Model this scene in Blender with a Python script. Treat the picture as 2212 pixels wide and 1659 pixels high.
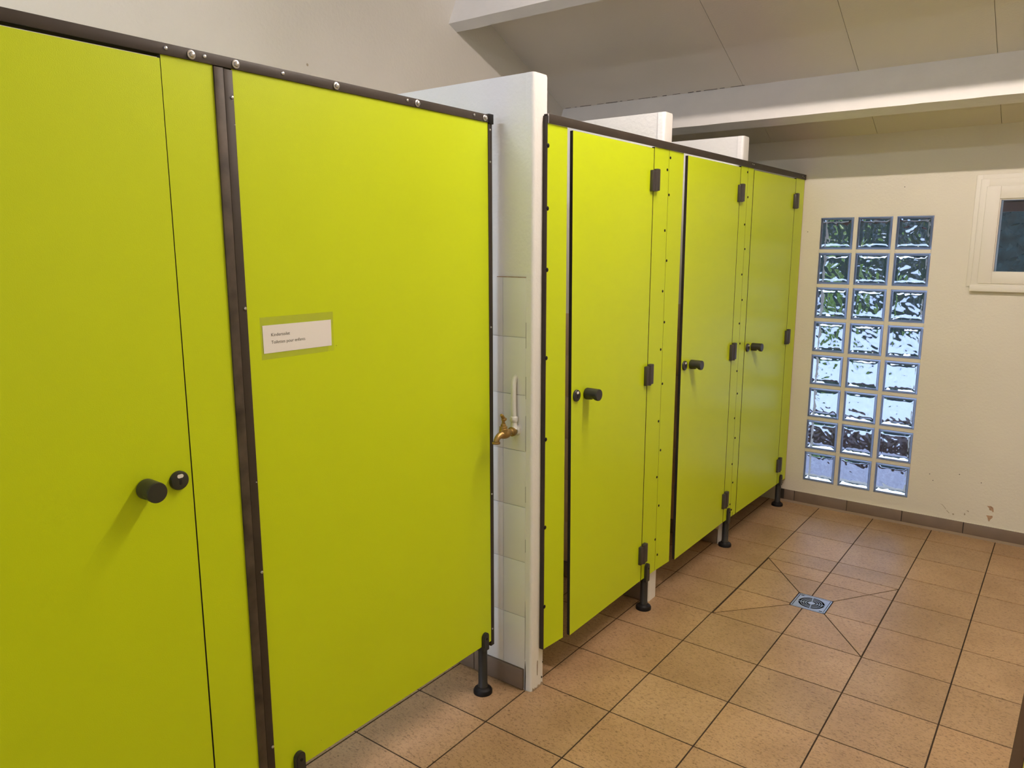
import bpy, bmesh, math, random
from mathutils import Vector, Matrix, noise
random.seed(7)
for o in list(bpy.data.objects): bpy.data.objects.remove(o)
SC = bpy.context.scene
COL = SC.collection
R = math.radians

# ------------------------------------------------------------------ camera
cam_d = bpy.data.cameras.new('camera'); cam = bpy.data.objects.new('camera', cam_d); COL.objects.link(cam)
cam.location = (1.1996, -2.4995, 1.6445)
cam.rotation_euler = (R(90 - 10.2325), 0, R(36.8407))
cam_d.sensor_width = 36; cam_d.lens = 36 * 1632.4 / 2212; cam_d.clip_start = .02
SC.camera = cam
# ------------------------------------------------------------------ world (overcast sky) and exposure
W = bpy.data.worlds.new('sky'); SC.world = W; W.use_nodes = True
nt = W.node_tree; bg = nt.nodes['Background']
tc = nt.nodes.new('ShaderNodeTexCoord'); sx = nt.nodes.new('ShaderNodeSeparateXYZ'); rp = nt.nodes.new('ShaderNodeValToRGB')
nt.links.new(tc.outputs['Generated'], sx.inputs[0]); nt.links.new(sx.outputs['Z'], rp.inputs[0]); nt.links.new(rp.outputs[0], bg.inputs[0])
rp.color_ramp.elements[0].position = 0; rp.color_ramp.elements[0].color = (.62, .74, 1, 1)
rp.color_ramp.elements[1].position = 1; rp.color_ramp.elements[1].color = (.42, .60, 1, 1)
bg.inputs[1].default_value = 2.4
SC.view_settings.view_transform = 'Standard'; SC.view_settings.look = 'None'
SC.view_settings.exposure = 0.19; SC.view_settings.gamma = 1; SC.view_settings.use_curve_mapping = False
LAMP_COL = (1.0, .87, .79); LAMP_A = 252.0; LAMP_C = 180.0; LAMP_COL_C = (.86, .95, 1.14)
cy = SC.cycles
cy.use_denoising = True
cy.max_bounces = 14; cy.diffuse_bounces = 6; cy.transmission_bounces = 10; cy.glossy_bounces = 4
cy.sample_clamp_indirect = 6; cy.caustics_reflective = False; cy.caustics_refractive = True; cy.blur_glossy = .5

# ------------------------------------------------------------------ materials
def nodes(m): return m.node_tree.nodes, m.node_tree.links
def mat(name, col, rough=.5, metal=0, spec=.5, bump=None, var=None, trans=0, ior=1.45):
    """bump=(scale, distance[, detail]); var=(scale, amount) mottles the base colour"""
    m = bpy.data.materials.new(name); m.use_nodes = True
    n, l = nodes(m); b = n['Principled BSDF']
    b.inputs['Base Color'].default_value = (*col, 1); b.inputs['Roughness'].default_value = rough
    b.inputs['Metallic'].default_value = metal; b.inputs['Specular IOR Level'].default_value = spec
    b.inputs['Transmission Weight'].default_value = trans; b.inputs['IOR'].default_value = ior
    if bump or var: t = n.new('ShaderNodeTexCoord')
    if bump:
        x = n.new('ShaderNodeTexNoise'); x.inputs['Scale'].default_value = bump[0]; x.inputs['Detail'].default_value = bump[2] if len(bump) > 2 else 3
        u = n.new('ShaderNodeBump'); u.inputs['Distance'].default_value = bump[1]; u.inputs['Strength'].default_value = 1
        l.new(t.outputs['Object'], x.inputs['Vector']); l.new(x.outputs['Fac'], u.inputs['Height']); l.new(u.outputs[0], b.inputs['Normal'])
    if var:
        x = n.new('ShaderNodeTexNoise'); x.inputs['Scale'].default_value = var[0]; x.inputs['Detail'].default_value = 4
        r = n.new('ShaderNodeValToRGB'); a = var[1]
        r.color_ramp.elements[0].position = .3; r.color_ramp.elements[0].color = (*[c * (1 - a) for c in col], 1)
        r.color_ramp.elements[1].position = .7; r.color_ramp.elements[1].color = (*[min(1, c * (1 + a)) for c in col], 1)
        l.new(t.outputs['Object'], x.inputs['Vector']); l.new(x.outputs['Fac'], r.inputs[0]); l.new(r.outputs[0], b.inputs['Base Color'])
    return m
M = {}
M['wall'] = mat('cream_wall_paint', (.71, .66, .555), .75, bump=(90, .0012), var=(2.5, .025))
M['wall_left'] = mat('grey_white_wall_paint', (.72, .69, .64), .8, bump=(60, .0015), var=(2.0, .03))
M['white'] = mat('white_masonry_paint', (.82, .81, .79), .55, bump=(70, .0015), var=(6, .02))
M['tile_white'] = mat('white_painted_tile', (.80, .80, .79), .4, bump=(60, .0002))
M['tile_beige'] = mat('beige_wall_tile', (.62, .47, .33), .4)
M['ceil'] = mat('ceiling_board', (.72, .67, .60), .85, bump=(120, .0006), var=(1.5, .02))
M['brown_edge'] = mat('dark_brown_edging', (.045, .022, .007), .75, spec=.2)
M['seam'] = mat('shaded_board_joint', (.20, .17, .13), .9)
M['beam'] = mat('painted_timber', (.73, .70, .66), .7, bump=(40, .0012), var=(8, .03))
M['green'] = mat('lime_laminate', (.595, .725, .008), .38, spec=.42, bump=(420, .00018, 1), var=(3, .015))
M['core'] = mat('laminate_core', (.022, .017, .014), .6)
M['profile'] = mat('brown_anodised_profile', (.046, .035, .026), .48, metal=0.0, spec=.3, var=(9, .15))
M['profile_worn'] = mat('scuffed_brown_profile', (.072, .055, .040), .5, spec=.3, var=(14, .5))
M['plastic'] = mat('dark_grey_nylon', (.030, .028, .025), .38, spec=.5)
M['plastic_dark'] = mat('black_nylon', (.010, .008, .007), .5, spec=.25)
M['hinge'] = mat('brown_grey_nylon', (.050, .042, .036), .42, bump=(200, .0003))
M['indicator'] = mat('white_indicator', (.85, .82, .78), .4)
M['steel'] = mat('stainless_steel', (.62, .60, .58), .28, metal=1)
M['drain'] = mat('drain_steel', (.50, .50, .52), .38, metal=1, bump=(300, .0003))
M['black'] = mat('dark_drain_pit', (.01, .009, .008), .9)
M['brass'] = mat('weathered_brass', (.36, .235, .085), .45, metal=.85, bump=(160, .0006), var=(40, .25))
M['pipe'] = mat('white_painted_pipe', (.76, .75, .73), .5, bump=(70, .002))
M['skirting'] = mat('grey_brown_skirting_tile', (.20, .145, .105), .45, bump=(150, .0005), var=(10, .08))
M['skirt_grout'] = mat('beige_grout', (.36, .27, .19), .8, bump=(200, .001))
M['grout'] = mat('brown_floor_grout', (.040, .022, .011), .9, var=(3, .5))
M['paper'] = mat('white_paper', (.88, .85, .83), .6)
M['ink'] = mat('black_ink', (.03, .026, .022), .6)
M['batten'] = mat('beige_batten', (.52, .42, .26), .6)
M['frame'] = mat('cream_window_paint', (.74, .69, .60), .45, bump=(40, .0006))
M['chip'] = mat('exposed_plaster', (.42, .27, .17), .9, var=(60, .3))
M['scratch'] = mat('scratch_grey', (.40, .34, .25), .9)
M['mould'] = mat('dark_sealant', (.05, .04, .03), .9)
M['soffit'] = mat('brown_stained_board', (.060, .032, .024), .7, bump=(20, .002), var=(6, .2))
M['fascia'] = mat('red_brown_fascia', (.16, .075, .075), .7)
M['gravel'] = mat('pale_gravel', (.60, .60, .63), .9, bump=(60, .01), var=(30, .12))
M['slab'] = mat('grey_paving', (.36, .34, .37), .85, bump=(40, .003), var=(12, .2))
M['soil'] = mat('dark_bark_mulch', (.045, .028, .025), .95, bump=(40, .02), var=(30, .4))
M['leaf'] = mat('hedge_leaf', (.021, .044, .042), .7, spec=.15, var=(4, .5))
M['leaf_light'] = mat('bright_leaf', (.16, .26, .06), .5, var=(6, .3))
M['glass'] = mat('clear_glass', (.93, .96, 1.0), 0.0, trans=1, ior=1.46)
M['rim'] = mat('glass_block_rim', (.80, .85, .98), .42, trans=1, ior=1.46)
def pane_mat():
    m = bpy.data.materials.new('window_glass'); m.use_nodes = True; n, l = nodes(m); n.remove(n['Principled BSDF'])
    t = n.new('ShaderNodeBsdfTransparent'); g = n.new('ShaderNodeBsdfGlossy'); x = n.new('ShaderNodeMixShader'); f = n.new('ShaderNodeFresnel')
    g.inputs['Roughness'].default_value = .02; t.inputs[0].default_value = (.9, .95, .97, 1)
    l.new(f.outputs[0], x.inputs[0]); l.new(t.outputs[0], x.inputs[1]); l.new(g.outputs[0], x.inputs[2]); l.new(x.outputs[0], n['Material Output'].inputs[0]); return m
M['pane'] = pane_mat()
def tape_mat():
    m = bpy.data.materials.new('clear_tape'); m.use_nodes = True; n, l = nodes(m); n.remove(n['Principled BSDF'])
    t = n.new('ShaderNodeBsdfTransparent'); g = n.new('ShaderNodeBsdfGlossy'); x = n.new('ShaderNodeMixShader'); x.inputs[0].default_value = .06
    g.inputs['Roughness'].default_value = .3; t.inputs[0].default_value = (.975, .975, .955, 1)
    l.new(t.outputs[0], x.inputs[1]); l.new(g.outputs[0], x.inputs[2]); l.new(x.outputs[0], n['Material Output'].inputs[0]); return m
M['tape'] = tape_mat()
def tube_mat(s, col):
    m = bpy.data.materials.new('lit_tube'); m.use_nodes = True; n, l = nodes(m); n.remove(n['Principled BSDF'])
    e = n.new('ShaderNodeEmission'); e.inputs[0].default_value = (*col, 1); e.inputs[1].default_value = s
    l.new(e.outputs[0], n['Material Output'].inputs[0]); return m
def floor_mat():
    m = bpy.data.materials.new('floor_tile'); m.use_nodes = True; n, l = nodes(m); b = n['Principled BSDF']
    t = n.new('ShaderNodeTexCoord')
    at = n.new('ShaderNodeAttribute'); at.attribute_name = 'tone'
    a = n.new('ShaderNodeTexNoise'); a.inputs['Scale'].default_value = 3.2; a.inputs['Detail'].default_value = 6
    mp = n.new('ShaderNodeMapping'); mp.inputs['Scale'].default_value = (1, 1.9, 1); mp.inputs['Rotation'].default_value = (0, 0, .5)
    f = n.new('ShaderNodeTexNoise'); f.inputs['Scale'].default_value = 82; f.inputs['Detail'].default_value = 3; f.inputs['Distortion'].default_value = 1.2
    l.new(t.outputs['Object'], a.inputs['Vector']); l.new(t.outputs['Object'], mp.inputs[0]); l.new(mp.outputs[0], f.inputs['Vector'])
    r = n.new('ShaderNodeValToRGB'); e = r.color_ramp.elements
    e[0].position = .34; e[0].color = (.39, .240, .122, 1); e[1].position = .62; e[1].color = (.49, .315, .172, 1)
    r2 = n.new('ShaderNodeValToRGB'); e = r2.color_ramp.elements
    e[0].position = .30; e[0].color = (.38, .33, .28, 1); e[1].position = .50; e[1].color = (1, 1, 1, 1)
    x = n.new('ShaderNodeMix'); x.data_type = 'RGBA'; x.blend_type = 'MULTIPLY'; x.inputs[0].default_value = .8
    y = n.new('ShaderNodeMix'); y.data_type = 'RGBA'; y.blend_type = 'MULTIPLY'; y.inputs[0].default_value = 1
    l.new(a.outputs['Fac'], r.inputs[0]); l.new(f.outputs['Fac'], r2.inputs[0])
    l.new(r.outputs[0], x.inputs[6]); l.new(r2.outputs[0], x.inputs[7]); l.new(x.outputs[2], y.inputs[6]); l.new(at.outputs['Color'], y.inputs[7])
    l.new(y.outputs[2], b.inputs['Base Color'])
    u = n.new('ShaderNodeBump'); u.inputs['Distance'].default_value = .0015; l.new(f.outputs['Fac'], u.inputs['Height']); l.new(u.outputs[0], b.inputs['Normal'])
    b.inputs['Roughness'].default_value = .30; return m
M['floor'] = floor_mat()

# ------------------------------------------------------------------ mesh helpers
class MB:
    """collects shapes, then links them as ONE mesh object"""
    def __init__(s, off=(0, 0, 0)): s.bm = bmesh.new(); s.off = Vector(off); s.mats = []; s.cur = 0
    def m(s, key):
        if key not in s.mats: s.mats.append(key)
        s.cur = s.mats.index(key); return s
    def face(s, vs, smooth=False):
        try: f = s.bm.faces.new(vs)
        except ValueError: return None
        f.material_index = s.cur; f.smooth = smooth; return f
    def v(s, p): return s.bm.verts.new(Vector(p) - s.off)
    def box(s, a, b, bev=0, edge=None):
        """a,b opposite corners; edge=(face material, other material, axis) colours the two faces normal to axis apart"""
        xs, ys, zs = [sorted((a[i], b[i])) for i in range(3)]
        t = bmesh.new()
        vs = [t.verts.new((x, y, z)) for x in xs for y in ys for z in zs]
        for q in ((0, 1, 3, 2), (4, 6, 7, 5), (0, 4, 5, 1), (2, 3, 7, 6), (0, 2, 6, 4), (1, 5, 7, 3)): t.faces.new([vs[i] for i in q])
        if bev: bmesh.ops.bevel(t, geom=list(t.edges), offset=bev, segments=2, profile=.5, affect='EDGES')
        s.take(t, edge=edge)
    def take(s, t, mtx=None, smooth=False, edge=None):
        mp = {}
        for v in t.verts: mp[v] = s.v(mtx @ v.co if mtx else v.co)
        t.normal_update()
        for f in t.faces:
            if edge: s.m(edge[0] if abs(f.normal[edge[2]]) > .9 else edge[1])
            s.face([mp[v] for v in f.verts], smooth or f.smooth)
        t.free()
    def prism(s, pts, axis, a, b, smooth=False):
        """polygon pts in the two other axes, extruded from a to b along axis"""
        def P(p, w): q = list(p); q.insert(axis, w); return q
        A = [s.v(P(p, a)) for p in pts]; B = [s.v(P(p, b)) for p in pts]
        s.face(A[::-1]); s.face(B)
        for i in range(len(pts)): s.face([A[i], A[(i + 1) % len(pts)], B[(i + 1) % len(pts)], B[i]], smooth)
    def lathe(s, prof, origin, axis=(0, 0, 1), n=24, smooth=True):
        """prof: (radius, height) pairs along axis"""
        o = Vector(origin); w = Vector(axis).normalized(); u = w.orthogonal().normalized(); q = w.cross(u)
        rings = [[s.v(o + w * h + (u * math.cos(2 * math.pi * k / n) + q * math.sin(2 * math.pi * k / n)) * r) for k in range(n)] for r, h in prof]
        for A, B in zip(rings, rings[1:]):
            for k in range(n): s.face([A[k], A[(k + 1) % n], B[(k + 1) % n], B[k]], smooth)
        s.face(rings[0][::-1]); s.face(rings[-1])
    def tube(s, pts, rad, n=14):
        """tube through pts; rad a number or one per point"""
        P = [Vector(p) for p in pts]; rad = rad if hasattr(rad, '__len__') else [rad] * len(P); rings = []
        ref = None
        for i, p in enumerate(P):
            d = (P[min(i + 1, len(P) - 1)] - P[max(i - 1, 0)]).normalized()
            u = d.orthogonal().normalized() if ref is None else (ref - d * ref.dot(d)).normalized()
            ref = u; q = d.cross(u)
            rings.append([s.v(p + (u * math.cos(2 * math.pi * k / n) + q * math.sin(2 * math.pi * k / n)) * rad[i]) for k in range(n)])
        for A, B in zip(rings, rings[1:]):
            for k in range(n): s.face([A[k], A[(k + 1) % n], B[(k + 1) % n], B[k]], True)
        s.face(rings[0][::-1]); s.face(rings[-1])
    def build(s, name, key=None, parent=None):
        bmesh.ops.recalc_face_normals(s.bm, faces=s.bm.faces)
        me = bpy.data.meshes.new(name); s.bm.to_mesh(me); s.bm.free(); me.set_sharp_from_angle(angle=R(38))
        for k in (s.mats or [key]): me.materials.append(M[k])
        o = bpy.data.objects.new(name, me); COL.objects.link(o)
        if parent: o.parent = parent
        return o
def tag(o, label=None, cat=None, group=None, kind=None):
    for k, v in (('label', label), ('category', cat), ('group', group), ('kind', kind)):
        if v: o[k] = v
    return o
def empty(name, loc, rz=0, **kw):
    o = bpy.data.objects.new(name, None); COL.objects.link(o); o.location = loc; o.rotation_euler = (0, 0, rz); o.empty_display_size = .1
    return tag(o, **kw)
def bez(p0, p1, p2, n=8):
    p0, p1, p2 = map(Vector, (p0, p1, p2))
    return [p0 * (1 - t) ** 2 + p1 * 2 * t * (1 - t) + p2 * t * t for t in [i / n for i in range(n + 1)]]

# ------------------------------------------------------------------ the setting
XL, XR, YF, YN = -1.646, 2.75, 2.396, -4.4
SL = .4625; ANG = math.atan(SL)
def zc(y): return 2.8787 - SL * (y - 1.1225)

# floor: bevel-less tiles with grout joints, cut towards the drain
def clip(poly, nx, ny, d):
    out = []
    for i in range(len(poly)):
        a, b = poly[i], poly[(i + 1) % len(poly)]
        da, db = nx * a[0] + ny * a[1] - d, nx * b[0] + ny * b[1] - d
        if da <= 0: out.append(a)
        if da * db < 0:
            t = da / (da - db); out.append((a[0] + t * (b[0] - a[0]), a[1] + t * (b[1] - a[1])))
    return out
def area(p): return .5 * sum(p[i][0] * p[(i + 1) % len(p)][1] - p[(i + 1) % len(p)][0] * p[i][1] for i in range(len(p)))
def inset(poly, w):
    if area(poly) < 0: poly = poly[::-1]
    res = poly
    for i in range(len(poly)):
        a, b = Vector(poly[i]), Vector(poly[(i + 1) % len(poly)]); e = b - a
        if e.length < 1e-6: continue
        e.normalize(); nx, ny = e.y, -e.x
        res = clip(res, nx, ny, nx * a.x + ny * a.y - w)
        if len(res) < 3: return []
    return res
DX0, DX1, DY0, DY1 = .261, .418, .919, 1.075           # drain
SX0, SX1, SY0, SY1 = .004, .639, .626, 1.402           # cut square round it
def quads():
    return [[(SX0, SY0), (SX1, SY0), (DX1, DY0), (DX0, DY0)], [(SX1, SY0), (SX1, SY1), (DX1, DY1), (DX1, DY0)],
            [(SX1, SY1), (SX0, SY1), (DX0, DY1), (DX1, DY1)], [(SX0, SY1), (SX0, SY0), (DX0, DY0), (DX0, DY1)]]
def cell_pieces(x0, x1, y0, y1):
    rect = [(x0, y0), (x1, y0), (x1, y1), (x0, y1)]
    if x0 >= SX1 - .01 or x1 <= SX0 + .01 or y0 >= SY1 - .01 or y1 <= SY0 + .01: return [rect]
    out = []
    for q in quads():
        p = rect
        for i in range(4):
            a, b = Vector(q[i]), Vector(q[(i + 1) % 4]); e = (b - a).normalized()
            p = clip(p, e.y, -e.x, e.y * a.x - e.x * a.y)
            if len(p) < 3: break
        if len(p) >= 3 and abs(area(p)) > 2e-5: out.append(p)
    return out
xs = [.320 * i for i in range(-6, 10)]; xs = [XL] + [x for x in xs if XL + .02 < x < XR - .02] + [XR]
ys = [.313 * j for j in range(-15, 8)]; ys = [YN] + [y for y in ys if YN + .02 < y < YF - .02] + [YF]
fb = MB(); fb.m('floor'); tones = []
for i in range(len(xs) - 1):
    for j in range(len(ys) - 1):
        x0, x1, y0, y1 = xs[i], xs[i + 1], ys[j], ys[j + 1]
        spl = [(y0, y1)]
        if y0 < SY1 < y1 and x0 > -.01 and x1 < .65: spl = [(y0, SY1), (SY1, y1)]
        for a, b in spl:
            for p in cell_pieces(x0, x1, a, b):
                q = inset(p, .0027)
                if len(q) < 3: continue
                tn = random.uniform(.90, 1.06); wn = random.uniform(-.02, .02)
                top = [fb.v((*c, 0)) for c in q]; bot = [fb.v((*c, -.004)) for c in q]
                fs = [fb.face(top)] + [fb.face([top[k], bot[k], bot[(k + 1) % len(q)], top[(k + 1) % len(q)]]) for k in range(len(q))]
                tones += [(tn + wn, tn, tn - wn, 1)] * len([f for f in fs if f])
fb.m('grout')
for (a, b, c, d) in ((XL, YN, XR, DY0), (XL, DY1, XR, YF), (XL, DY0, DX0, DY1), (DX1, DY0, XR, DY1)):
    fb.face([fb.v((a, b, -.0016)), fb.v((c, b, -.0016)), fb.v((c, d, -.0016)), fb.v((a, d, -.0016))]); tones.append((1, 1, 1, 1))
fb.box((XL - .2, YN - .2, -.12), (XR + .2, YF + .2, -.06)); tones += [(1, 1, 1, 1)] * 6
fb.bm.normal_update()
me = bpy.data.meshes.new('floor'); fb.bm.to_mesh(me)
me.materials.append(M['floor']); me.materials.append(M['grout'])
ca = me.color_attributes.new('tone', 'FLOAT_COLOR', 'CORNER')
for p in me.polygons:
    for li in p.loop_indices: ca.data[li].color = tones[p.index]
floor = bpy.data.objects.new('floor', me); COL.objects.link(floor); tag(floor, kind='structure')

def slab(name, axis, w0, w1, us, vs, holes, key, off=(0, 0, 0)):
    """wall slab normal to axis with rectangular holes; us, vs the two extents"""
    b = MB(off); b.m(key)
    U = sorted({us[0], us[1], *[h[0] for h in holes], *[h[1] for h in holes]}); V = sorted({vs[0], vs[1], *[h[2] for h in holes], *[h[3] for h in holes]})
    solid = lambda i, j: 0 <= i < len(U) - 1 and 0 <= j < len(V) - 1 and not any(h[0] - 1e-6 <= U[i] and U[i + 1] <= h[1] + 1e-6 and h[2] - 1e-6 <= V[j] and V[j + 1] <= h[3] + 1e-6 for h in holes)
    cache = {}
    def P(u, v, w):
        k = (u, v, w)
        if k not in cache:
            q = [u, v]; q.insert(axis, w); cache[k] = b.v(q)
        return cache[k]
    for i in range(len(U) - 1):
        for j in range(len(V) - 1):
            if not solid(i, j): continue
            u0, u1, v0, v1 = U[i], U[i + 1], V[j], V[j + 1]
            for w in (w0, w1): b.face([P(u0, v0, w), P(u1, v0, w), P(u1, v1, w), P(u0, v1, w)])
            for (di, dj, e) in ((-1, 0, ((u0, v0), (u0, v1))), (1, 0, ((u1, v0), (u1, v1))), (0, -1, ((u0, v0), (u1, v0))), (0, 1, ((u0, v1), (u1, v1)))):
                if not solid(i + di, j + dj): b.face([P(*e[0], w0), P(*e[1], w0), P(*e[1], w1), P(*e[0], w1)])
    return b.build(name)
# glass-block opening and window opening in the far wall
BX0, BZ1, PX, PZ, BS = -.116, 1.823, .2105, .2094, .190
GX0, GX1, GZ0, GZ1 = BX0 - .006, BX0 + 2 * PX + BS + .006, BZ1 - 7 * PZ - BS - .006, BZ1 + .006
WX0, WX1, WZ0, WZ1 = .800, 1.42, 1.512, 1.902
wall_far = tag(slab('wall_far', 1, YF, YF + .2, (XL - .2, XR + .2), (-.06, zc(YF) + .02), [(GX0, GX1, GZ0, GZ1), (WX0, WX1, WZ0, WZ1)], 'wall'), kind='structure')
wall_right = tag(slab('wall_right', 0, XR, XR + .2, (YN - .2, YF), (-.06, 5.6), [], 'wall'), kind='structure')
RW = (-1.55, .3, .05, 3.2)
wall_rear = tag(slab('wall_rear', 1, YN - .2, YN, (XL, XR), (-.06, 5.6), [RW], 'wall'), kind='structure')
wall_left = tag(slab('wall_left', 0, XL - .2, XL, (YN - .2, YF), (-.06, 5.6), [], 'wall_left'), kind='structure')
b = MB(); b.m('scratch')
b.lathe([(.006, 0), (.004, .0015)], (XL, -.21, 2.44), (1, 0, 0), 10)
b.build('wall_mark', parent=wall_left)

# sloped ceiling of 0.6 m boards with open joints, running on as the eave outside
b = MB(); b.m('ceil')
seams = [-.4436 + .6055 * k for k in range(0, 6)]; seams = [XL - .2] + [x for x in seams if XL < x < XR] + [XR + .2]
for x0, x1 in zip(seams, seams[1:]):
    g = .0011
    P = [(YN - .2, zc(YN - .2)), (YF + .2, zc(YF + .2)), (YF + .2, zc(YF + .2) + .02), (YN - .2, zc(YN - .2) + .02)]
    b.prism(P, 0, x0 + g, x1 - g)
b.m('seam'); b.prism([(YN - .2, zc(YN - .2) + .006), (YF + .2, zc(YF + .2) + .006), (YF + .2, zc(YF + .2) + .16), (YN - .2, zc(YN - .2) + .16)], 0, XL - .2, XR + .2)
ceiling = tag(b.build('ceiling'), kind='structure')
# purlins square to the roof slope
nn, tt = Vector((0, math.sin(ANG), math.cos(ANG))), Vector((0, math.cos(ANG), -math.sin(ANG)))
def beam(name, ytop, h, t):
    T = Vector((0, ytop, zc(ytop))); b = MB(); b.m('beam')
    n_ = 60; rows = []
    for k in range(n_ + 1):
        x = XL + (XR - XL) * k / n_; jit = lambda s: noise.noise(Vector((x * 7, s, ytop))) * .0022
        c = [T + nn * .012, T - nn * (h + jit(1)), T - nn * (h + jit(2)) + tt * (t + jit(3)), T + tt * t + nn * .012]
        rows.append([b.v((x, p.y, p.z)) for p in c])
    for A, B in zip(rows, rows[1:]):
        for k in range(4): b.face([A[k], A[(k + 1) % 4], B[(k + 1) % 4], B[k]])
    b.face(rows[0][::-1]); b.face(rows[-1])
    return tag(b.build(name), kind='structure')
bb1 = Vector((0, .7364, 2.8032)); t1 = bb1 + nn * .2193
beam('trim_1', t1.y, .2193, .070)
bm2 = beam('trim_2', 1.860, .2262, .0725)
b = MB(); b.m('mould')                                         # open joint above the farther purlin
x = XL + .02
for k in range(16):
    w_ = random.uniform(.012, .085); b.box((x, 1.854, zc(1.854) - random.uniform(.0012, .0026)), (x + w_, 1.859, zc(1.859) + .004)); x += w_ + random.uniform(.006, .05)
b.build('joint_gap', parent=bm2)

# skirting tiles along the far wall
b = MB(); js = [-.228, -.160, .162, .475, .797, 1.115, 1.433, 1.751, 2.069, 2.387, XR]
for x0, x1 in zip(js, js[1:]): b.m('skirting'); b.box((x0 + .0022, YF - .009, .016), (x1 - .0022, YF, .083), .001)
b.m('skirt_grout'); b.box((-.26, YF - .008, -.002), (XR, YF, .0155)); b.m('mould'); b.box((-.26, YF - .004, .014), (XR, YF, .082))
b.m('wall'); b.box((-.26, YF - .006, .083), (XR, YF, .0865), .001)
tag(b.build('baseboard_far'), kind='structure')
# flaked paint and scratches near the skirting
b = MB(); b.m('chip')
def patch(cx, cz, pts, key):
    b.m(key); b.prism([(cx + x * .01, cz + z * .01) for x, z in pts], 1, YF - .0007, YF + .001)
patch(.920, .186, [(-2.0, 1.6), (-.2, 1.9), (1.1, 1.2), (1.5, -.9), (1.2, -1.7), (.6, -.8), (-.6, -.6), (-.9, .5)], 'chip')
patch(.918, .135, [(-1.7, 1.2), (.2, 1.3), (1.4, 1.5), (1.5, .3), (.5, -1.0), (.1, -2.2), (-.4, -1.9), (-.9, -.2)], 'chip')
patch(.812, .150, [(-1.1, .4), (0, .6), (.5, 0), (.2, -.5), (-.3, .1)], 'scratch'); patch(.797, .128, [(-.3, .8), (.2, .9), (.4, -.3), (-.4, -.5)], 'scratch')
patch(.740, .118, [(-.6, .3), (.3, .5), (.6, -.2), (-.2, -.6)], 'scratch'); patch(.715, .126, [(-1.2, .7), (-.9, .9), (.6, -.5), (.3, -.7)], 'scratch')
patch(.690, .153, [(-2.3, 1.5), (-.8, 1.1), (1.3, -1.2), (1.0, -1.3), (-.9, .8)], 'scratch')
for x, z in ((.33, 1.985), (-.19, 1.74), (.62, .30), (.60, .335), (.75, .36), (-.24, .12), (.86, .33)): patch(x, z, [(-.3, 0), (0, .3), (.3, 0), (0, -.3)], 'mould')
b.build('paint_chip', parent=wall_far)

# window_1: glass blocks in a mortar grid
def waves(sd, x, z, k=1.0):
    v = Vector((x * 21, z * 21, sd * 7.3)); w = noise.noise(v * .6) * 2.2
    a = noise.noise(Vector((x * 34 + w, z * 13 - w * .6, sd * 3.1 + 5)))
    d = noise.noise(Vector(((x + z) * 40 + w, (x - z) * 12, sd * 5.7)))
    return (a * .6 + abs(d) * .7 - .25) * .0062 * k
win1 = empty('window_1', (BX0 + PX + BS / 2, YF, GZ0), kind='structure')
woff = Vector(win1.location)
gb = MB(woff); gb.m('wall')
for i in range(4):                                             # mortar: bars between the blocks
    x0 = GX0 if i == 0 else BX0 + (i - 1) * PX + BS - .001; x1 = GX1 if i == 3 else BX0 + i * PX + .001
    gb.box((x0, YF + .001, GZ0), (x1, YF + .079, GZ1))
for j in range(9):
    z1 = GZ1 if j == 0 else BZ1 - (j - 1) * PZ - BS + .001; z0 = GZ0 if j == 8 else BZ1 - j * PZ - .001
    for i in range(3): gb.box((BX0 + i * PX, YF + .001, z0), (BX0 + i * PX + BS, YF + .079, z1))
gb.build('mortar', parent=win1)
def glass_block(i, j):
    x0 = BX0 + i * PX; z1 = BZ1 - j * PZ; z0 = z1 - BS; x1 = x0 + BS; sd = j * 3 + i * .35
    Ya, Yb = YF - .003, YF + .079
    N = 26; rim = .015
    g = MB(woff); g.m('glass')
    kk = 1.35 if j < 4 else .9
    def sheet(yy, side, sdd, kk):
        grid = []
        for a in range(N + 1):
            row = []
            for c in range(N + 1):
                u, v = a / N, c / N; x = x0 + rim + (BS - 2 * rim) * u; z = z0 + rim + (BS - 2 * rim) * v
                ed = min(u, 1 - u, v, 1 - v); f = min(1, ed / .10); f = f * f * (3 - 2 * f)
                row.append(g.v((x, yy + side * (.006 * f + f * waves(sdd, x - x0, z - z0, kk)), z)))
            grid.append(row)
        for a in range(N):
            for c in range(N): g.face([grid[a][c], grid[a + 1][c], grid[a + 1][c + 1], grid[a][c + 1]], True)
        return [grid[a][0] for a in range(N)] + [grid[N][c] for c in range(N)] + [grid[a][N] for a in range(N, 0, -1)] + [grid[0][c] for c in range(N, 0, -1)]
    A = sheet(Ya + .001, 1, sd, kk); B = sheet(Yb - .001, -1, sd + 1.7, kk)
    for k in range(len(A)): g.face([A[k], A[(k + 1) % len(A)], B[(k + 1) % len(B)], B[k]], True)
    r = MB(woff); r.m('rim')
    def loop(w, y): return [r.v(p) for p in ((x0 + w, y, z0 + w), (x1 - w, y, z0 + w), (x1 - w, y, z1 - w), (x0 + w, y, z1 - w))]
    L = [loop(.0005, YF + .004), loop(.003, Ya), loop(.0075, Ya - .0015), loop(.0115, Ya + .0012), loop(.0146, Ya), loop(.0146, Yb), loop(.0005, Yb)]
    for P, Q in zip(L, L[1:] + L[:1]):
        for k in range(4): r.face([P[k], P[(k + 1) % 4], Q[(k + 1) % 4], Q[k]])
    ro = r.build('glass_block', parent=win1); g.build('wavy_pane', parent=ro)
for j in range(8):
    for i in range(3): glass_block(i, j)

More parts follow.
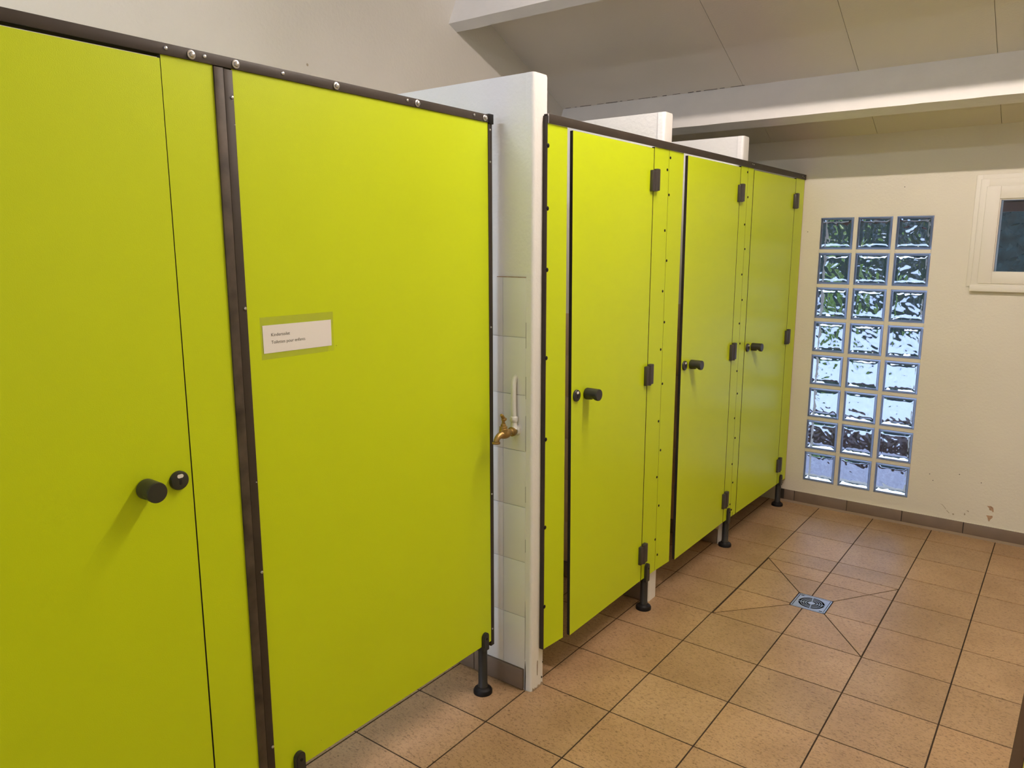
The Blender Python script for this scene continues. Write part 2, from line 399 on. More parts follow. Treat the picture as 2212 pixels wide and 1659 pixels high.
# window_2: painted casement at the right
win2 = empty('window_2', ((WX0 + WX1) / 2, YF, WZ0), kind='structure'); wo = Vector(win2.location)
def ring(name, X0, X1, Z0, Z1, wl, wb, wt, y0, y1, key, bev=.002, par=None):
    q = MB(wo); q.m(key)
    q.box((X0, y0, Z0), (X0 + wl, y1, Z1), bev); q.box((X1 - wl, y0, Z0), (X1, y1, Z1), bev)
    q.box((X0 + wl - .001, y0, Z1 - wt), (X1 - wl + .001, y1, Z1), bev); q.box((X0 + wl - .001, y0, Z0), (X1 - wl + .001, y1, Z0 + wb), bev)
    return q.build(name, parent=par or win2)
ring('casing', .682, 1.538, 1.432, 2.030, .03, .02, .03, YF - .007, YF + .002, 'frame')
ring('window_frame', .7045, 1.5155, 1.436, 2.006, .04, .03, .045, YF - .014, YF + .01, 'frame')
sash = ring('sash', .7345, 1.4855, 1.452, 1.968, .066, .064, .067, YF - .021, YF + .03, 'frame', .003)
ring('glazing_bead', .797, 1.423, 1.508, 1.906, .009, .009, .012, YF - .013, YF + .02, 'frame', .003, sash)
q = MB(wo); q.m('frame'); q.box((.702, YF - .03, 1.408), (1.518, YF + .002, 1.442), .003); q.build('window_sill', parent=win2)
q = MB(wo); q.m('pane'); q.box((.80, YF + .006, 1.512), (1.42, YF + .010, 1.900)); q.build('pane', parent=sash)

# rear daylight window (behind the camera)
win3 = empty('door_1', ((RW[0] + RW[1]) / 2, YN, RW[2]), kind='structure'); wo = Vector(win3.location)
ring('door_frame', RW[0], RW[1], RW[2], RW[3], .05, .05, .05, YN - .12, YN - .06, 'frame', .002, win3)
ld = bpy.data.lights.new('daylight_portal', 'AREA'); ld.shape = 'RECTANGLE'; ld.size = RW[1] - RW[0]; ld.size_y = RW[3] - RW[2]; ld.cycles.is_portal = True
lo = bpy.data.objects.new('daylight_portal', ld); COL.objects.link(lo); lo.location = ((RW[0] + RW[1]) / 2, YN - .21, (RW[2] + RW[3]) / 2); lo.rotation_euler = (R(90), 0, 0)
lo.rotation_euler = Vector((0, 1, 0)).to_track_quat('-Z', 'Y').to_euler()

# pier and low dividing walls between the cubicles
ZT = 2.207; ZTILE = 1.545
def divider(name, y0, y1, xe, tile='tile_white', ztile=ZTILE):
    root = empty(name, (xe - .05, (y0 + y1) / 2, 0), kind='structure'); off = Vector(root.location)
    q = MB(off); q.m('white'); q.box((XL, y0 + .004, -.02), (xe - .03, y1 - .004, ZT)); q.build('masonry', parent=root)
    q = MB(off); q.m('white')
    r_ = .012; pts = [(xe - .032, y0)]
    for k in range(5): a = R(-90 + 22.5 * k); pts.append((xe - r_ + r_ * math.cos(a), y0 + r_ + r_ * math.sin(a)))
    for k in range(5): a = R(22.5 * k); pts.append((xe - r_ + r_ * math.cos(a), y1 - r_ + r_ * math.sin(a)))
    pts.append((xe - .032, y1))
    def P(p, z): return (p[0] + noise.noise(Vector((p[0] * 9, p[1] * 9, z * 6))) * .0015, p[1], z)
    zz = [-.02, .02, .2, .5, 1, 1.5, 2, ZT - .008, ZT]; rings = []
    for k, z in enumerate(zz):
        sc_ = .94 if k == len(zz) - 1 else 1; c = Vector((xe - .02, (y0 + y1) / 2))
        rings.append([q.v(P(((p[0] - c.x) * sc_ + c.x, (p[1] - c.y) * sc_ + c.y), z)) for p in pts])
    for A, B in zip(rings, rings[1:]):
        for k in range(len(pts)): q.face([A[k], A[(k + 1) % len(pts)], B[(k + 1) % len(pts)], B[k]], False)
    q.face(rings[-1]); q.face(rings[0][::-1]); q.build('end_post', parent=root)
    q = MB(off); q.m(tile)
    zj = [.085, .295, .511, .721, .929, 1.133, 1.337, 1.545]; zj = [z for z in zj if z <= ztile]; xj = [xe - .0275, xe - .128] + [xe - .128 - .205 * k for k in range(1, 7)]
    xj = [x for x in xj if x > XL] + [XL]
    for side in (0, 1):
        ya, yb = (y0 - .0015, y0 + .006) if side == 0 else (y1 - .006, y1 + .0015)
        for za, zb in zip(zj, zj[1:]):
            for xa, xb in zip(xj, xj[1:]): q.box((xb + .0008, ya, za + .0009), (xa - .0008, yb, zb - .0009), .0008)
    q.build('tile_facing', parent=root)
    q = MB(off); q.m('skirting')
    xb = [xe - .033, xe - .27, xe - .58, xe - .9, XL]
    for side in (0, 1):
        ya, yb = (y0 - .009, y0 + .005) if side == 0 else (y1 - .005, y1 + .009)
        for x1_, x0_ in zip(xb, xb[1:]): q.box((x0_ + .002, ya, .004), (x1_ - .001, yb, .083), .001)
    q.build('skirting', parent=root)
    return root
PX_E = -.2945; PY0, PY1 = -.387, -.302
pier = divider('wall_pier', PY0, PY1, PX_E)
off = Vector(pier.location)
q = MB(off); q.m('mould')                                      # crack, chips and dirty foot of the post
q.prism([(-.3235, .002), (-.3225, .10), (-.3215, .12), (-.3195, .092), (-.3185, .055), (-.3195, .0)], 1, PY0 - .0012, PY0 + .002)
q.prism([(-.3233, .35), (-.3226, .36), (-.3214, .30), (-.322, .13), (-.3232, .12)], 1, PY0 - .0004, PY0 + .002)
for za, zb in ((1.30, 1.39), (1.12, 1.20), (.93, 1.06), (.74, .80), (.55, .60)): q.box((-.3228, PY0 - .0004, za), (-.3218, PY0 + .001, zb))
for yy, zz_, s_ in ((-.330, 1.86, .0020), (-.318, .030, .0035), (-.312, .090, .0022)):
    q.prism([(yy - s_, zz_), (yy, zz_ + s_ * 1.6), (yy + s_, zz_ - s_ * .3), (yy, zz_ - s_)], 0, PX_E - .001, PX_E + .0022)
q.m('skirt_grout'); q.prism([(-.378, -.001), (-.376, .012), (-.370, .004), (-.362, .008), (-.352, .003), (-.340, .010), (-.330, .004), (-.320, .013), (-.310, .006), (-.306, -.001)], 0, PX_E - .001, PX_E + .0030)
q.prism([(-.3475, .094), (-.3462, .112), (-.3455, .090), (-.3468, .052)], 0, PX_E - .001, PX_E + .0022)
q.m('chip'); q.box((-.448, PY0 - .0022, ZTILE - .0018), (-.3225, PY0 + .004, ZTILE + .0006))
q.build('paint_crack', parent=pier)
divider('wall_divider', .545, .628, -.279, 'tile_beige', 1.34); divider('wall_divider.001', 1.425, 1.51, -.262, 'tile_beige', 1.34)
b = MB(); b.m('batten'); b.box((-.238, YF - .013, .148), (-.2265, YF, 2.052), .001)
tag(b.build('trim_3'), kind='structure')

# ------------------------------------------------------------------ outside (seen through the glass)
b = MB(); b.m('slab'); b.box((-8, YF + .2, -.3), (9, YF + 1.55, -.03)); b.build('ground', None); g0 = bpy.data.objects['ground']; tag(g0, kind='structure')
b = MB(); b.m('gravel'); b.box((-25, YF + 2.2, -.3), (22, YF + 40, -.04)); b.box((-25, -30, -.3), (22, YN - .2, -.04)); tag(b.build('ground'), kind='structure')
b = MB(); b.m('soil')
rows = []
for k in range(61):
    x = -6 + 13 * k / 60; h = .05 + .05 * noise.noise(Vector((x * 2, 0, 0)))
    rows.append([b.v((x, YF + 1.55, -.04)), b.v((x, YF + 1.62, h + .05)), b.v((x, YF + 1.9, h + .11 + .04 * noise.noise(Vector((x * 3, 4, 0))))), b.v((x, YF + 2.15, h + .04)), b.v((x, YF + 2.2, -.045))])
for A, B in zip(rows, rows[1:]):
    for k in range(4): b.face([A[k], A[k + 1], B[k + 1], B[k]])
tag(b.build('soil_bed'), 'dark strip of soil beyond the lower glass blocks', 'soil', kind='stuff')
b = MB(); ye = YF + .84; ze = zc(ye)
b.m('soffit')
for k in range(30): b.prism([(YF + .2, zc(YF + .2) + .02), (ye, ze + .02), (ye, ze + .04), (YF + .2, zc(YF + .2) + .04)], 0, -3 + k * .25, -3 + k * .25 + .245)
for x in (-1.2, -.5, .2, .9, 1.6): b.prism([(YF + .2, zc(YF + .2) - .06), (ye - .03, ze - .03), (ye - .03, ze + .02), (YF + .2, zc(YF + .2) + .02)], 0, x, x + .07)
b.m('fascia'); b.box((-3, ye - .005, ze - .035), (4.5, ye + .02, ze + .05))
tag(b.build('trim_4'), kind='structure')
def hedge(name, x0, x1, yy, depth, h, n, key, label, seed):
    rnd = random.Random(seed); q = MB(); q.m(key)
    for _ in range(n):
        x = rnd.uniform(x0, x1); u = rnd.random(); z = h * (u ** .8) * rnd.uniform(.75, 1.05); d = depth * (1 - .5 * u)
        y = yy - d * abs(rnd.gauss(0, .6)) + noise.noise(Vector((x * 1.3, z, seed))) * .4
        c = Vector((x, y, z)); s_ = rnd.uniform(.05, .14); a = Vector((rnd.gauss(0, 1), rnd.gauss(0, 1), rnd.gauss(0, 1))).normalized(); e = a.orthogonal().normalized()
        e = (Matrix.Rotation(rnd.uniform(0, 6.3), 3, a) @ e) * s_; f = a.cross(e) * .5
        q.face([q.v(c - e), q.v(c - f), q.v(c + e), q.v(c + f)])
    q.box((x0, yy + .1, -.1), (x1, yy + .5, h * .96))
    return tag(q.build(name), label, 'hedge')
hedge('hedge', -22, 20, YF + 17, 1.6, 4.6, 9000, 'leaf', 'dark green hedge outside behind the upper glass blocks and the window', 3)
hedge('shrub', -4.6, -2.2, YF + 9.0, 1.0, 1.5, 1200, 'leaf_light', 'light green shrub outside behind the third row of glass blocks', 5)

# ------------------------------------------------------------------ lamps: twin tube fittings hung across the room
def lamp(name, x0, x1, y, z, s, col, label):
    root = empty(name, ((x0 + x1) / 2, y, z), label=label, cat='ceiling light', group='tube lights'); off = Vector(root.location)
    q = MB(off); q.m('white'); q.box((x0 - .03, y - .03, z + .025), (x1 + .03, y + .03, z + .07), .004); q.build('housing', parent=root)
    for x in (x0 + .2, x1 - .2):
        q = MB(off); q.m('white'); q.lathe([(.006, 0), (.006, zc(y) - z - .07)], (x, y, z + .07)); q.build('hanger', parent=root)
    M['tube_' + name + str(y)] = tube_mat(s, col)
    q = MB(off); q.m('tube_' + name + str(y)); q.lathe([(.016, 0), (.016, x1 - x0)], (x0, y, z), (1, 0, 0), 12); q.build('tube', parent=root)
    for x in (x0 - .03, x1): q = MB(off); q.m('white'); q.box((x, y - .022, z - .02), (x + .03, y + .022, z + .03), .003); q.build('end_cap', parent=root)
lamp('ceiling_light', .04, 1.54, -.05, 3.13, LAMP_A, LAMP_COL, 'lit tube light hanging in front of the nearer ceiling beam')
lamp('ceiling_light.001', -1.5, -.45, -3.0, 3.34, LAMP_C, LAMP_COL_C, 'lit tube light hanging behind the camera by the rear doorway')

# ------------------------------------------------------------------ cubicle fronts
TH = .013
SK = math.atan(.019533)
class Row:
    """local frame: x out of the face, y along the row, z up"""
    def __init__(s, x0, rz): s.x0, s.rz = x0, rz
    def root(s, name, y, **kw):
        e = empty(name, (s.x0 + math.sin(-s.rz) * y, y * math.cos(s.rz), 0), s.rz, **kw); return e, Vector((0, y, 0))
ROW1, ROW2 = Row(-.4356, 0), Row(-.2720, -SK)
def board(root, off, y0, y1, z0, z1, warp=None, name='board'):
    """laminate board; warp = outward offsets at (y0 bottom, y0 top, y1 bottom, y1 top)"""
    w = warp or (0, 0, 0, 0); q = MB(off); bv = .0012
    def xo(y, z):
        u = (y - y0) / (y1 - y0); v = (z - z0) / (z1 - z0)
        return (w[0] * (1 - v) + w[1] * v) * (1 - u) + (w[2] * (1 - v) + w[3] * v) * u
    n = 6; F, B = [], []
    for a in range(n + 1):
        f, c = [], []
        for d in range(n + 1):
            y = y0 + (y1 - y0) * a / n; z = z0 + (z1 - z0) * d / n; e = xo(y, z)
            f.append(q.v((e, y, z))); c.append(q.v((e - TH, y, z)))
        F.append(f); B.append(c)
    q.m('green')
    for G in (F, B):
        for a in range(n):
            for d in range(n): q.face([G[a][d], G[a + 1][d], G[a + 1][d + 1], G[a][d + 1]])
    q.m('core'); per = [(a, 0) for a in range(n)] + [(n, d) for d in range(n)] + [(a, n) for a in range(n, 0, -1)] + [(0, d) for d in range(n, 0, -1)]
    for (a, d), (c, e) in zip(per, per[1:] + per[:1]): q.face([F[a][d], F[c][e], B[c][e], B[a][d]])
    return q.build(name, parent=root)
def screw(root, off, y, z, key='plastic_dark', r=.0058, name='screw'):
    q = MB(off); q.m(key); q.lathe([(r, -.0005), (r, .0012), (r * .8, .0024), (r * .3, .003)], (0, y, z), (1, 0, 0), 12); return q.build(name, parent=root)
def hinge(root, off, y, z, h=.088):
    """y is the gap between door and fixed panel"""
    q = MB(off); q.m('hinge')
    q.box((-.001, y - .031, z - h / 2), (.015, y - .0015, z + h / 2 - .004), .003)
    q.box((-.001, y + .0, z - h / 2 + .003), (.019, y + .026, z + h / 2 + .003), .0035)
    q.lathe([(.009, 0), (.009, h)], (.011, y, z - h / 2), (0, 0, 1), 14)
    return q.build('hinge', parent=root)
def knob(root, off, y, z, r=.0225, L=.058, d=0):
    q = MB(off + Vector((-d, 0, 0))); q.m('plastic'); n = 32; rings = []
    prof = [(0, .92), (.04, .98), (.08, 1), (.45, 1), (.5, 1), (.56, 1), (.62, 1), (.68, 1), (.74, 1), (.8, 1), (.9, 1), (.96, .99), (1, .95)]
    for t, f in prof:
        g = math.exp(-((t - .60) / .115) ** 2) * .46 if .3 < t < .92 else 0
        ring_ = []
        for k in range(n):
            a = 2 * math.pi * k / n; s_ = -math.sin(a); cut = 1 - g * max(0, s_) ** .8
            ring_.append(q.v((.001 + t * L, y + r * f * math.cos(a), z + r * f * math.sin(a) * (cut if s_ > 0 else 1))))
        rings.append(ring_)
    for A, B in zip(rings, rings[1:]):
        for k in range(n): q.face([A[k], A[(k + 1) % n], B[(k + 1) % n], B[k]], True)
    q.face(rings[0][::-1]); q.face(rings[-1]); return q.build('knob', parent=root)
def lock(root, off, y, z, d=0):
    off = off + Vector((-d, 0, 0)); q = MB(off); q.m('plastic'); q.lathe([(.0225, 0), (.0225, .006), (.0205, .0095), (.012, .0108)], (0, y, z), (1, 0, 0), 32)
    o = q.build('lock', parent=root)
    q = MB(off); q.m('indicator'); pts = []
    for k in range(16): a = 2 * math.pi * k / 16; pts.append((y + .0045 * math.cos(a) + (.003 if math.cos(a) > 0 else -.003), z + .0115 + .0045 * math.sin(a)))
    q.prism(pts, 0, .0095, .0115); q.build('indicator', parent=o)['label'] = 'white indicator window'
    q = MB(off); q.m('black'); q.box((.0100, y - .003, z - .009), (.0114, y + .003, z + .003), .0006); q.build('key_slot', parent=o)
def leg(root, off, y, ztop, zpanel):
    xa = -.0065
    q = MB(off); q.m('plastic')
    q.lathe([(.0185, .01), (.0185, .034), (.0172, .036), (.0172, zpanel - .001)], (xa, y, 0), n=28)
    pts = [(y - .0165, zpanel - .02), (y + .0165, zpanel - .02)]
    for k in range(13): a = math.pi * k / 12; pts.append((y + .0165 * math.cos(a), ztop - .0165 + .0165 * math.sin(a)))
    q.prism(pts, 0, .0005, .0115); q.prism(pts, 0, -.0255, -.0140)
    ip = [(y + (p[0] - y) * .72, ztop - .018 + (p[1] - ztop + .018) * .72) for p in pts]; q.prism(ip, 0, .0110, .0128)
    o = q.build('leg', parent=root)
    q = MB(off); q.m('plastic_dark'); q.lathe([(.0355, 0), (.0355, .010), (.032, .016), (.026, .018), (.022, .024), (.0187, .025)], (xa, y, 0), n=32); q.build('base_flange', parent=o)
    q = MB(off); q.m('black'); q.lathe([(.0045, 0), (.0045, .0012)], (.0126, y + .002, ztop - .024), (1, 0, 0), 12); q.build('leg_screw', parent=o)
    return o

# --- farther row -----------------------------------------------------------
Z0, ZR0, ZR1, ZD = .156, 2.0515, 2.0815, 2.0447
def panel(row, y0, y1, z0, z1, label, name='cubicle_panel', group='fixed cubicle panels', warp=None):
    r, off = row.root(name, (y0 + y1) / 2, label=label, cat='panel', group=group); board(r, off, y0, y1, z0, z1, warp); return r, off
pa, of = panel(ROW2, -.331, -.211, Z0, ZR0, 'narrow lime green panel screwed to the white pier, left of its door', warp=(0, 0, .008, 0))
for z in (1.98, 1.7751, 1.5692, 1.2628, .9686, .6375, .3267): screw(pa, of, -.3265, z, r=.0074)
q = MB(of); q.m('profile'); q.box((-.0215, -.3335, Z0), (.0008, -.3295, ZR0 + .024)); q.build('edge_profile', parent=pa)
q = MB(of); q.m('black'); q.box((-.001, -.2425, Z0 - .0005), (.0009, -.2385, Z0 + .021)); q.build('slot', parent=pa)
q = MB(of); q.m('plastic_dark'); q.box((-.034, -.216, 1.085), (-.0135, -.190, 1.168), .002); q.build('latch_keep', parent=pa)
pb, of = panel(ROW2, .431, .5625, Z0, ZR0, 'lime green hinge panel right of the door nearest the white pier')
for y, z in ((.5485, 1.9691), (.5445, 1.7166), (.5445, 1.4576), (.5455, 1.2014), (.5490, .8758), (.5520, .6137), (.5570, .3122)): screw(pb, of, y, z)
leg(pb, of, .476, .224, Z0)
pc, of = panel(ROW2, .5645, .7025, Z0, ZR0, 'lime green strip panel left of the middle door of the farther row', warp=(0, 0, .004, 0))
for y, z in ((.5735, 2.0203), (.5715, 1.8668), (.5715, 1.5886), (.5715, 1.3204), (.5735, 1.0439), (.5780, .7355), (.5810, .47), (.5830, .2286)): screw(pc, of, y, z)
q = MB(of); q.m('plastic_dark'); q.box((-.034, .697, 1.085), (-.0135, .724, 1.168), .002); q.build('latch_keep', parent=pc)
pd, of = panel(ROW2, 1.366, 1.4605, Z0, ZR0, 'lime green hinge panel between the two farthest doors')
for y, z in ((1.452, 2.027), (1.4485, 1.7628), (1.4475, 1.5048), (1.4490, 1.246), (1.4505, .9887), (1.4530, .7278), (1.4535, .4679), (1.4535, .235)): screw(pd, of, y, z)
leg(pd, of, 1.426, .222, Z0)
pe, of = panel(ROW2, 1.4625, 1.5405, Z0, ZR0, 'very narrow lime green strip panel left of the farthest door')
for y, z in ((1.4735, 1.9028), (1.4705, 1.6369), (1.4705, 1.37), (1.4725, 1.1362), (1.4745, .8615), (1.4755, .6121), (1.4765, .3563), (1.4790, .1965)): screw(pe, of, y, z)
q = MB(of); q.m('black'); q.box((-.001, 1.4955, Z0 - .0005), (.0009, 1.4985, Z0 + .021)); q.build('slot', parent=pe)
pf, of = panel(ROW2, 2.229, 2.384, Z0, ZR0, 'lime green end panel against the cream far wall, right of the farthest door')
leg(pf, of, 2.282, .208, Z0)

def door(row, y0, y1, hy, label, warp=None, hz=(1.917, 1.103, .285), mirror=False, z0=Z0):
    r, off = row.root('cubicle_door', hy, label=label, cat='door', group='lime green cubicle doors')
    board(r, off, y0, y1, z0, ZD, warp, 'leaf')
    e, s_ = (y1, -1) if mirror else (y0, 1)
    d = ((warp[0] + warp[1]) * .5 * .88 - .001) if warp else 0
    lock(r, off, e + s_ * .032, 1.103, d); knob(r, off, e + s_ * (.113 if mirror else .105), 1.100, d=d)
    for z in hz: hinge(r, off, hy, z)
    return r
door(ROW2, -.182, .4255, .4283, 'lime green door right of the white pier, first of the farther row', warp=(.020, .004, 0, 0))
door(ROW2, .7385, 1.3605, 1.3633, 'lime green door in the middle of the farther row, wide white gap on its left', warp=(.016, .004, 0, 0))
door(ROW2, 1.548, 2.2235, 2.2263, 'lime green farthest door, next to the wall with glass blocks')

# head rails
def rail(row, y0, y1, z0, z1, label, lip, xf=.0045):
    r, off = row.root('head_rail', (y0 + y1) / 2, label=label, cat='rail', group='dark brown head rails')
    q = MB(off); q.m('profile'); q.box((.0006, y0, z0), (xf, y1, z1), .0006); q.box((-.030, y0, z1 - .003), (.002, y1, z1), .0006); q.box((-.030, y0, lip), (-.0265, y1, z1), .0006)
    q.build('channel', parent=r); return r, off
r2, of = rail(ROW2, -.3285, 2.395, ZR0, ZR1, 'dark brown head rail above the three farther doors', ZR1 - .010)
q = MB(of); q.m('steel'); q.box((.0006, -.3292, ZR0), (.0048, -.3285, ZR1)); q.build('cut_end', parent=r2)
for y, z in ((1.505, 2.0715), (1.525, 2.0705), (2.33, 2.069), (2.352, 2.062)): screw(r2, of, y, z, 'steel', .0025, 'rivet').location.x = .0040
def strip(row, y0, y1, label):
    return None

# --- nearer row --------------------------------------------------------------
Z1B, Z1R0, Z1R1, Z1D = .193, 2.0525, 2.0768, 2.0445
def door1():
    r, off = ROW1.root('cubicle_door', -2.25, label='lime green nearest door at the left edge of the photo', cat='door', group='lime green cubicle doors')
    q = MB(off)                                                   # leaf drops away from its frame towards the foot
    y0 = -2.247; a, c = -1.5772, -1.5800
    F = [q.v(p) for p in ((0, y0, Z1B), (0, c, Z1B), (0, a, Z1D), (0, y0, Z1D))]; B = [q.v(p) for p in ((-TH, y0, Z1B), (-TH, c, Z1B), (-TH, a, Z1D), (-TH, y0, Z1D))]
    q.m('green'); q.face(F); q.face(B); q.m('core')
    for k in range(4): q.face([F[k], F[(k + 1) % 4], B[(k + 1) % 4], B[k]])
    q.build('leaf', parent=r)
    lock(r, off, -1.612, 1.112); knob(r, off, -1.690, 1.112, .0235, .052)
    for z in (1.917, 1.103, .3): hinge(r, off, -2.25, z)
door1()
pn, of = panel(ROW1, -1.5755, -1.4525, Z1B, Z1R0, 'lime green narrow panel between the nearest door and the dark joint strip')
jp, of = ROW1.root('joint_profile', -1.428, label='pair of dark brown vertical strips left of the panel with the paper sign', cat='profile')
q = MB(of); q.m('profile_worn'); q.box((-.02, -1.4525, .16), (.0050, -1.4285, Z1R0 - .002), .0012); q.build('cover_strip', parent=jp)
q = MB(of); q.m('profile'); q.box((-.02, -1.4275, .16), (.0038, -1.4045, Z1R0 - .003), .0008); s2 = q.build('cover_strip', parent=jp)
for z in (1.9886, 1.498, 1.0561, .812, .3059):
    o = screw(jp, of, -1.4095, z, 'steel', .0042 if z != 1.0561 else .0016, 'rivet'); o.location.x = .0036
q = MB(of); q.m('steel'); q.box((.0036, -1.4075, 1.927), (.0042, -1.4045, 1.929)); q.build('scratch', parent=jp)
pw, of = panel(ROW1, -1.4045, -.4335, Z1B, Z1R0, 'lime green wide panel carrying the paper sign, beside the brass tap', warp=(0, 0, .003, 0))
q = MB(of); q.m('profile'); q.box((-.018, -.4515, .172), (.0032, -.4325, Z1R0 + .001), .0008); ep = q.build('edge_profile', parent=pw)
q = MB(of); q.m('plastic_dark'); q.box((-.020, -.452, Z1R0 - .004), (.0065, -.428, Z1R1 + .0035), .001); q.build('corner_cap', parent=pw)
for z in (2.030, 1.927, 1.3717, .766, .2394): screw(pw, of, -.4435, z, 'steel', .0036, 'rivet').location.x = .0030
leg(pw, of, -.4905, .2440, Z1B); leg(pw, of, -1.327, .2440, Z1B)
for y, z, s_ in ((-1.1035, .4530, .0022), (-1.1075, .4522, .0015), (-1.1015, .4470, .0016), (-1.128, 1.3775, .0013), (-1.245, .231, .0012)):
    q = MB(of); q.m('ink'); q.lathe([(s_, 0), (s_ * .7, .0006)], (0, y, z), (1, 0, 0), 8); q.build('speck', parent=pw)
r1, of = rail(ROW1, -2.9, -.4525, Z1R0, Z1R1, 'dark brown head rail with silver bolts above the nearer panels', Z1R0)
def bolt(root, off, y, z):
    q = MB(off); q.m('steel'); q.lathe([(.0098, .0044), (.0098, .0058), (.0085, .0066)], (0, y, z), (1, 0, 0), 24); q.lathe([(.0066, .006), (.0066, .0112), (.0048, .0124)], (0, y, z), (1, 0, 0), 6, False); return q.build('bolt', parent=root)
for y in (-1.5039, -1.3931, -1.0943, -.7882, -.4696): bolt(r1, of, y - .002, 2.0640)
for y in (-1.5626, -1.4717, -1.2618, -.8288, -.5244): screw(r1, of, y - .002, 2.0665, 'steel', .0044, 'rivet').location.x = .0042

# paper sign taped to the wide panel
sg = empty('paper_sign', (-.4356, -1.253, 1.3805), label='white paper sign with two printed lines taped to the lime green panel', cat='sign'); so = Vector((0, -1.253, 1.3805))
q = MB(so); q.m('tape'); q.box((.0003, -1.3685, 1.3648), (.0006, -1.1365, 1.4722)); q.build('tape', parent=sg)['label'] = 'clear adhesive film'
q = MB(so); q.m('paper'); q.prism([(-1.3618, 1.3805), (-1.1450, 1.3800), (-1.1443, 1.4508), (-1.3625, 1.4514)], 0, .0008, .0011); q.build('paper', parent=sg)
def text(s, size, y, z, sx_=1.0):
    c = bpy.data.curves.new('t', 'FONT'); c.body = s; c.size = size; c.extrude = .0001; c.offset = -.00008; c.shear = 0
    o = bpy.data.objects.new('t', c); COL.objects.link(o); dg = bpy.context.evaluated_depsgraph_get()
    me = bpy.data.meshes.new_from_object(o.evaluated_get(dg)); bpy.data.objects.remove(o)
    me.materials.clear(); me.materials.append(M['ink'])
    t = bpy.data.objects.new('printed_line', me); COL.objects.link(t); t.parent = sg
    t.rotation_euler = (R(90), 0, R(90)); t.location = (.0013, y - so.y, z - so.z); t.scale = (sx_, 1, 1)
    return max(v.co.x for v in me.vertices) * sx_
def line(s, size, y0, y1, z):
    w = text(s, size, y0, z); o = sg.children[-1]; o.scale.x = (y1 - y0) / w
line('Kindertoilet', .0118, -1.3385, -1.2855, 1.4225)
line('Toilettes pour enfants', .0118, -1.3385, -1.2430, 1.4035)

# brass tap and its painted supply pipe on the tiled pier
tp = empty('garden_tap', (-.362, PY0 - .012, 1.010), label='brass garden tap on the white tiled pier', cat='tap'); to = Vector(tp.location)
q = MB(to); q.m('brass')
X = -.362; y_ = PY0
q.lathe([(.0165, 0), (.0172, .003), (.0172, .011), (.0120, .014), (.0105, .020), (.0120, .028)], (X, y_ - .020, 1.003), (0, -1, 0), 24)
q.tube(bez((X, y_ - .042, 1.003), (X, y_ - .066, 1.004), (X, y_ - .088, 1.003), 7) + bez((X, y_ - .094, 1.003), (X, y_ - .116, 1.001), (X, y_ - .119, .984), 6), [.0115, .0140, .0162, .0175, .0178, .0170, .0155, .0138, .0122, .0112, .0104, .0100, .0098, .0098, .0098], 20)
q.lathe([(.0105, 0), (.0138, .001), (.0140, .006), (.0105, .008)], (X, y_ - .119, .9765), (0, 0, 1), 24)
q.build('body', parent=tp)
q = MB(to); q.m('brass'); q.lathe([(.0160, 0), (.0150, .014), (.0152, .017), (.0135, .018), (.0135, .022), (.0142, .022), (.0142, .025), (.0098, .026), (.0098, .032), (.0070, .033), (.0070, .038)], (X, y_ - .078, 1.006), (0, 0, 1), 24); q.build('bonnet', parent=tp)
q = MB(to); q.m('brass')
q.lathe([(.0050, 0), (.0054, .008), (.0078, .015), (.0056, .020)], (X, y_ - .078, 1.042), (0, 0, 1), 16)
q.tube(bez((X, y_ - .064, 1.056), (X, y_ - .074, 1.052), (X, y_ - .079, 1.062), 5) + bez((X, y_ - .081, 1.064), (X, y_ - .086, 1.073), (X, y_ - .092, 1.074), 5), [.0046, .0060, .0066, .0068, .0068, .0066, .0064, .0064, .0062, .0058, .0054, .0042], 14)
q.build('handle', parent=tp)
wp = empty('water_pipe', (-.366, PY0, 1.02), label='white painted pipe coming out of the tiles above the brass tap', cat='pipe'); wo_ = Vector(wp.location)
q = MB(wo_); q.m('pipe')
q.tube([(-.366, PY0 + .004, 1.196), (-.366, PY0 - .005, 1.190), (-.366, PY0 - .0125, 1.176), (-.3655, PY0 - .015, 1.155), (-.365, PY0 - .0155, 1.10), (-.364, PY0 - .0155, 1.045)], .0095, 14)
q.build('tube', parent=wp)
q = MB(wo_); q.m('pipe')
q.lathe([(.0125, 0), (.0150, .003), (.0150, .017), (.0125, .020)], (-.3635, PY0 - .0155, 1.036), (0, 0, 1), 8, False)
q.tube(bez((-.3635, PY0 - .0155, 1.038), (-.363, PY0 - .016, 1.012), (-.362, PY0 - .020, 1.008), 6), [.0105, .0115, .0125, .0135, .0145, .0155, .016], 16)
q.lathe([(.019, 0), (.022, .004), (.0185, .012), (.017, .018)], (-.3615, PY0 + .002, 1.006), (0, -1, 0), 20)
q.build('elbow', parent=wp)

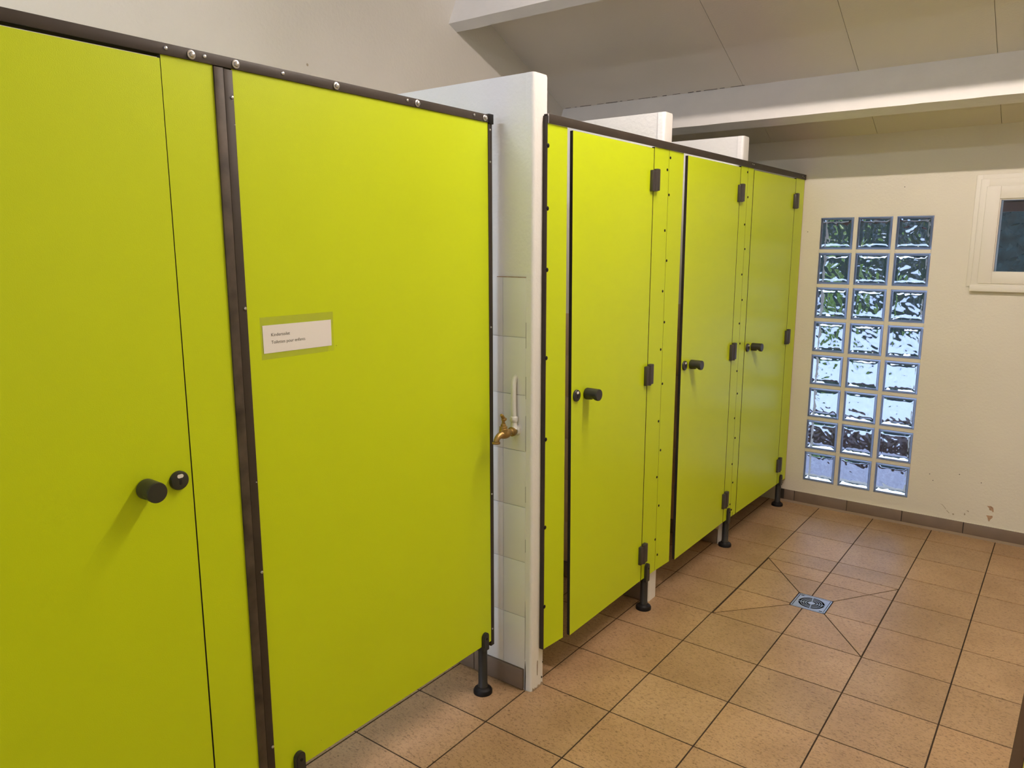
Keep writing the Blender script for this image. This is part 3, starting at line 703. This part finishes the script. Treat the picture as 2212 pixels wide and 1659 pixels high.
# floor drain
fd = empty('floor_drain', ((DX0 + DX1) / 2, (DY0 + DY1) / 2, -.02), label='square steel floor drain with ring slots in the tiled floor', cat='drain'); fo = Vector(fd.location)
cx, cy_ = fo.x, fo.y; hw = (DX1 - DX0) / 2 - .002
q = MB(fo); q.m('drain')
for s_ in (-1, 1):
    q.box((cx + s_ * hw, cy_ - hw, -.012), (cx + s_ * (hw - .006), cy_ + hw, -.0003)); q.box((cx - hw, cy_ + s_ * hw, -.012), (cx + hw, cy_ + s_ * (hw - .006), -.0003))
q.build('drain_frame', parent=fd)
q = MB(fo); q.m('drain'); zt, zb = -.0008, -.0055
gw = hw - .0085; n = 64; ro = .058
def ringv(r, z): return [q.v((cx + r * math.cos(2 * math.pi * k / n), cy_ + r * math.sin(2 * math.pi * k / n), z)) for k in range(n)]
def sqv(z):
    o = []
    for k in range(n):
        a = 2 * math.pi * k / n; c_, s_ = math.cos(a), math.sin(a); f = gw / max(abs(c_), abs(s_)); o.append(q.v((cx + c_ * f, cy_ + s_ * f, z)))
    return o
def band(outer, inner):
    (A, A2), (B, B2) = outer, inner
    for k in range(n):
        j = (k + 1) % n
        q.face([A[k], A[j], B[j], B[k]]); q.face([A2[k], A2[j], B2[j], B2[k]]); q.face([A[k], A[j], A2[j], A2[k]]); q.face([B[k], B[j], B2[j], B2[k]])
band((sqv(zt), sqv(zb)), (ringv(ro, zt), ringv(ro, zb)))
for r0, r1_ in ((.0485, .0455), (.0380, .0350), (.0275, .0245)): band((ringv(r0, zt), ringv(r0, zb)), (ringv(r1_, zt), ringv(r1_, zb)))
q.lathe([(.0155, zb), (.0155, zt)], (cx, cy_, 0), n=24, smooth=False)
for k in range(4):
    a = math.pi / 2 * k + R(8); d = Vector((math.cos(a), math.sin(a), 0)); e = Vector((-d.y, d.x, 0)) * .0022
    p0, p1 = Vector((cx, cy_, 0)) + d * .012, Vector((cx, cy_, 0)) + d * (ro + .002)
    top = [q.v(p + Vector((0, 0, zt - .0002))) for p in (p0 - e, p1 - e, p1 + e, p0 + e)]; bot = [q.v(p + Vector((0, 0, zb))) for p in (p0 - e, p1 - e, p1 + e, p0 + e)]
    q.face(top); q.face(bot[::-1])
    for i in range(4): q.face([top[i], top[(i + 1) % 4], bot[(i + 1) % 4], bot[i]])
q.build('grate', parent=fd)
q = MB(fo); q.m('black')
for x, y in ((DX0 + .022, DY1 - .018), (DX1 - .022, DY0 + .018)): q.box((x - .007, y - .003, -.0012), (x + .007, y + .003, -.0004))
q.box((cx - hw, cy_ - hw, -.05), (cx + hw, cy_ + hw, -.024)); q.build('pit', parent=fd)

# low screen at the right edge of the view
def screen():
    zt = .86; yc = -1.2; x = lambda y: 1.2035 + .0235 * (y + .90)
    r = empty('low_screen', (x(yc), yc, 0), math.atan(-.0235), label='low green screen panel with brown top edge at the lower right corner', cat='panel'); off = Vector((0, yc, 0))
    q = MB(off); q.m('green'); q.box((-.0075, -2.15, .12), (.0075, -.72, zt - .012)); q.build('board', parent=r)
    q = MB(off); q.m('brown_edge'); q.box((-.0085, -2.15, zt - .014), (.0085, -.72, zt), .002); q.build('top_edge', parent=r)
    for y in (-2.0, -.85):
        q = MB(off); q.m('plastic'); q.lathe([(.035, 0), (.035, .012), (.019, .02), (.018, .125)], (0, y, 0)); q.build('leg', parent=r)
screen()
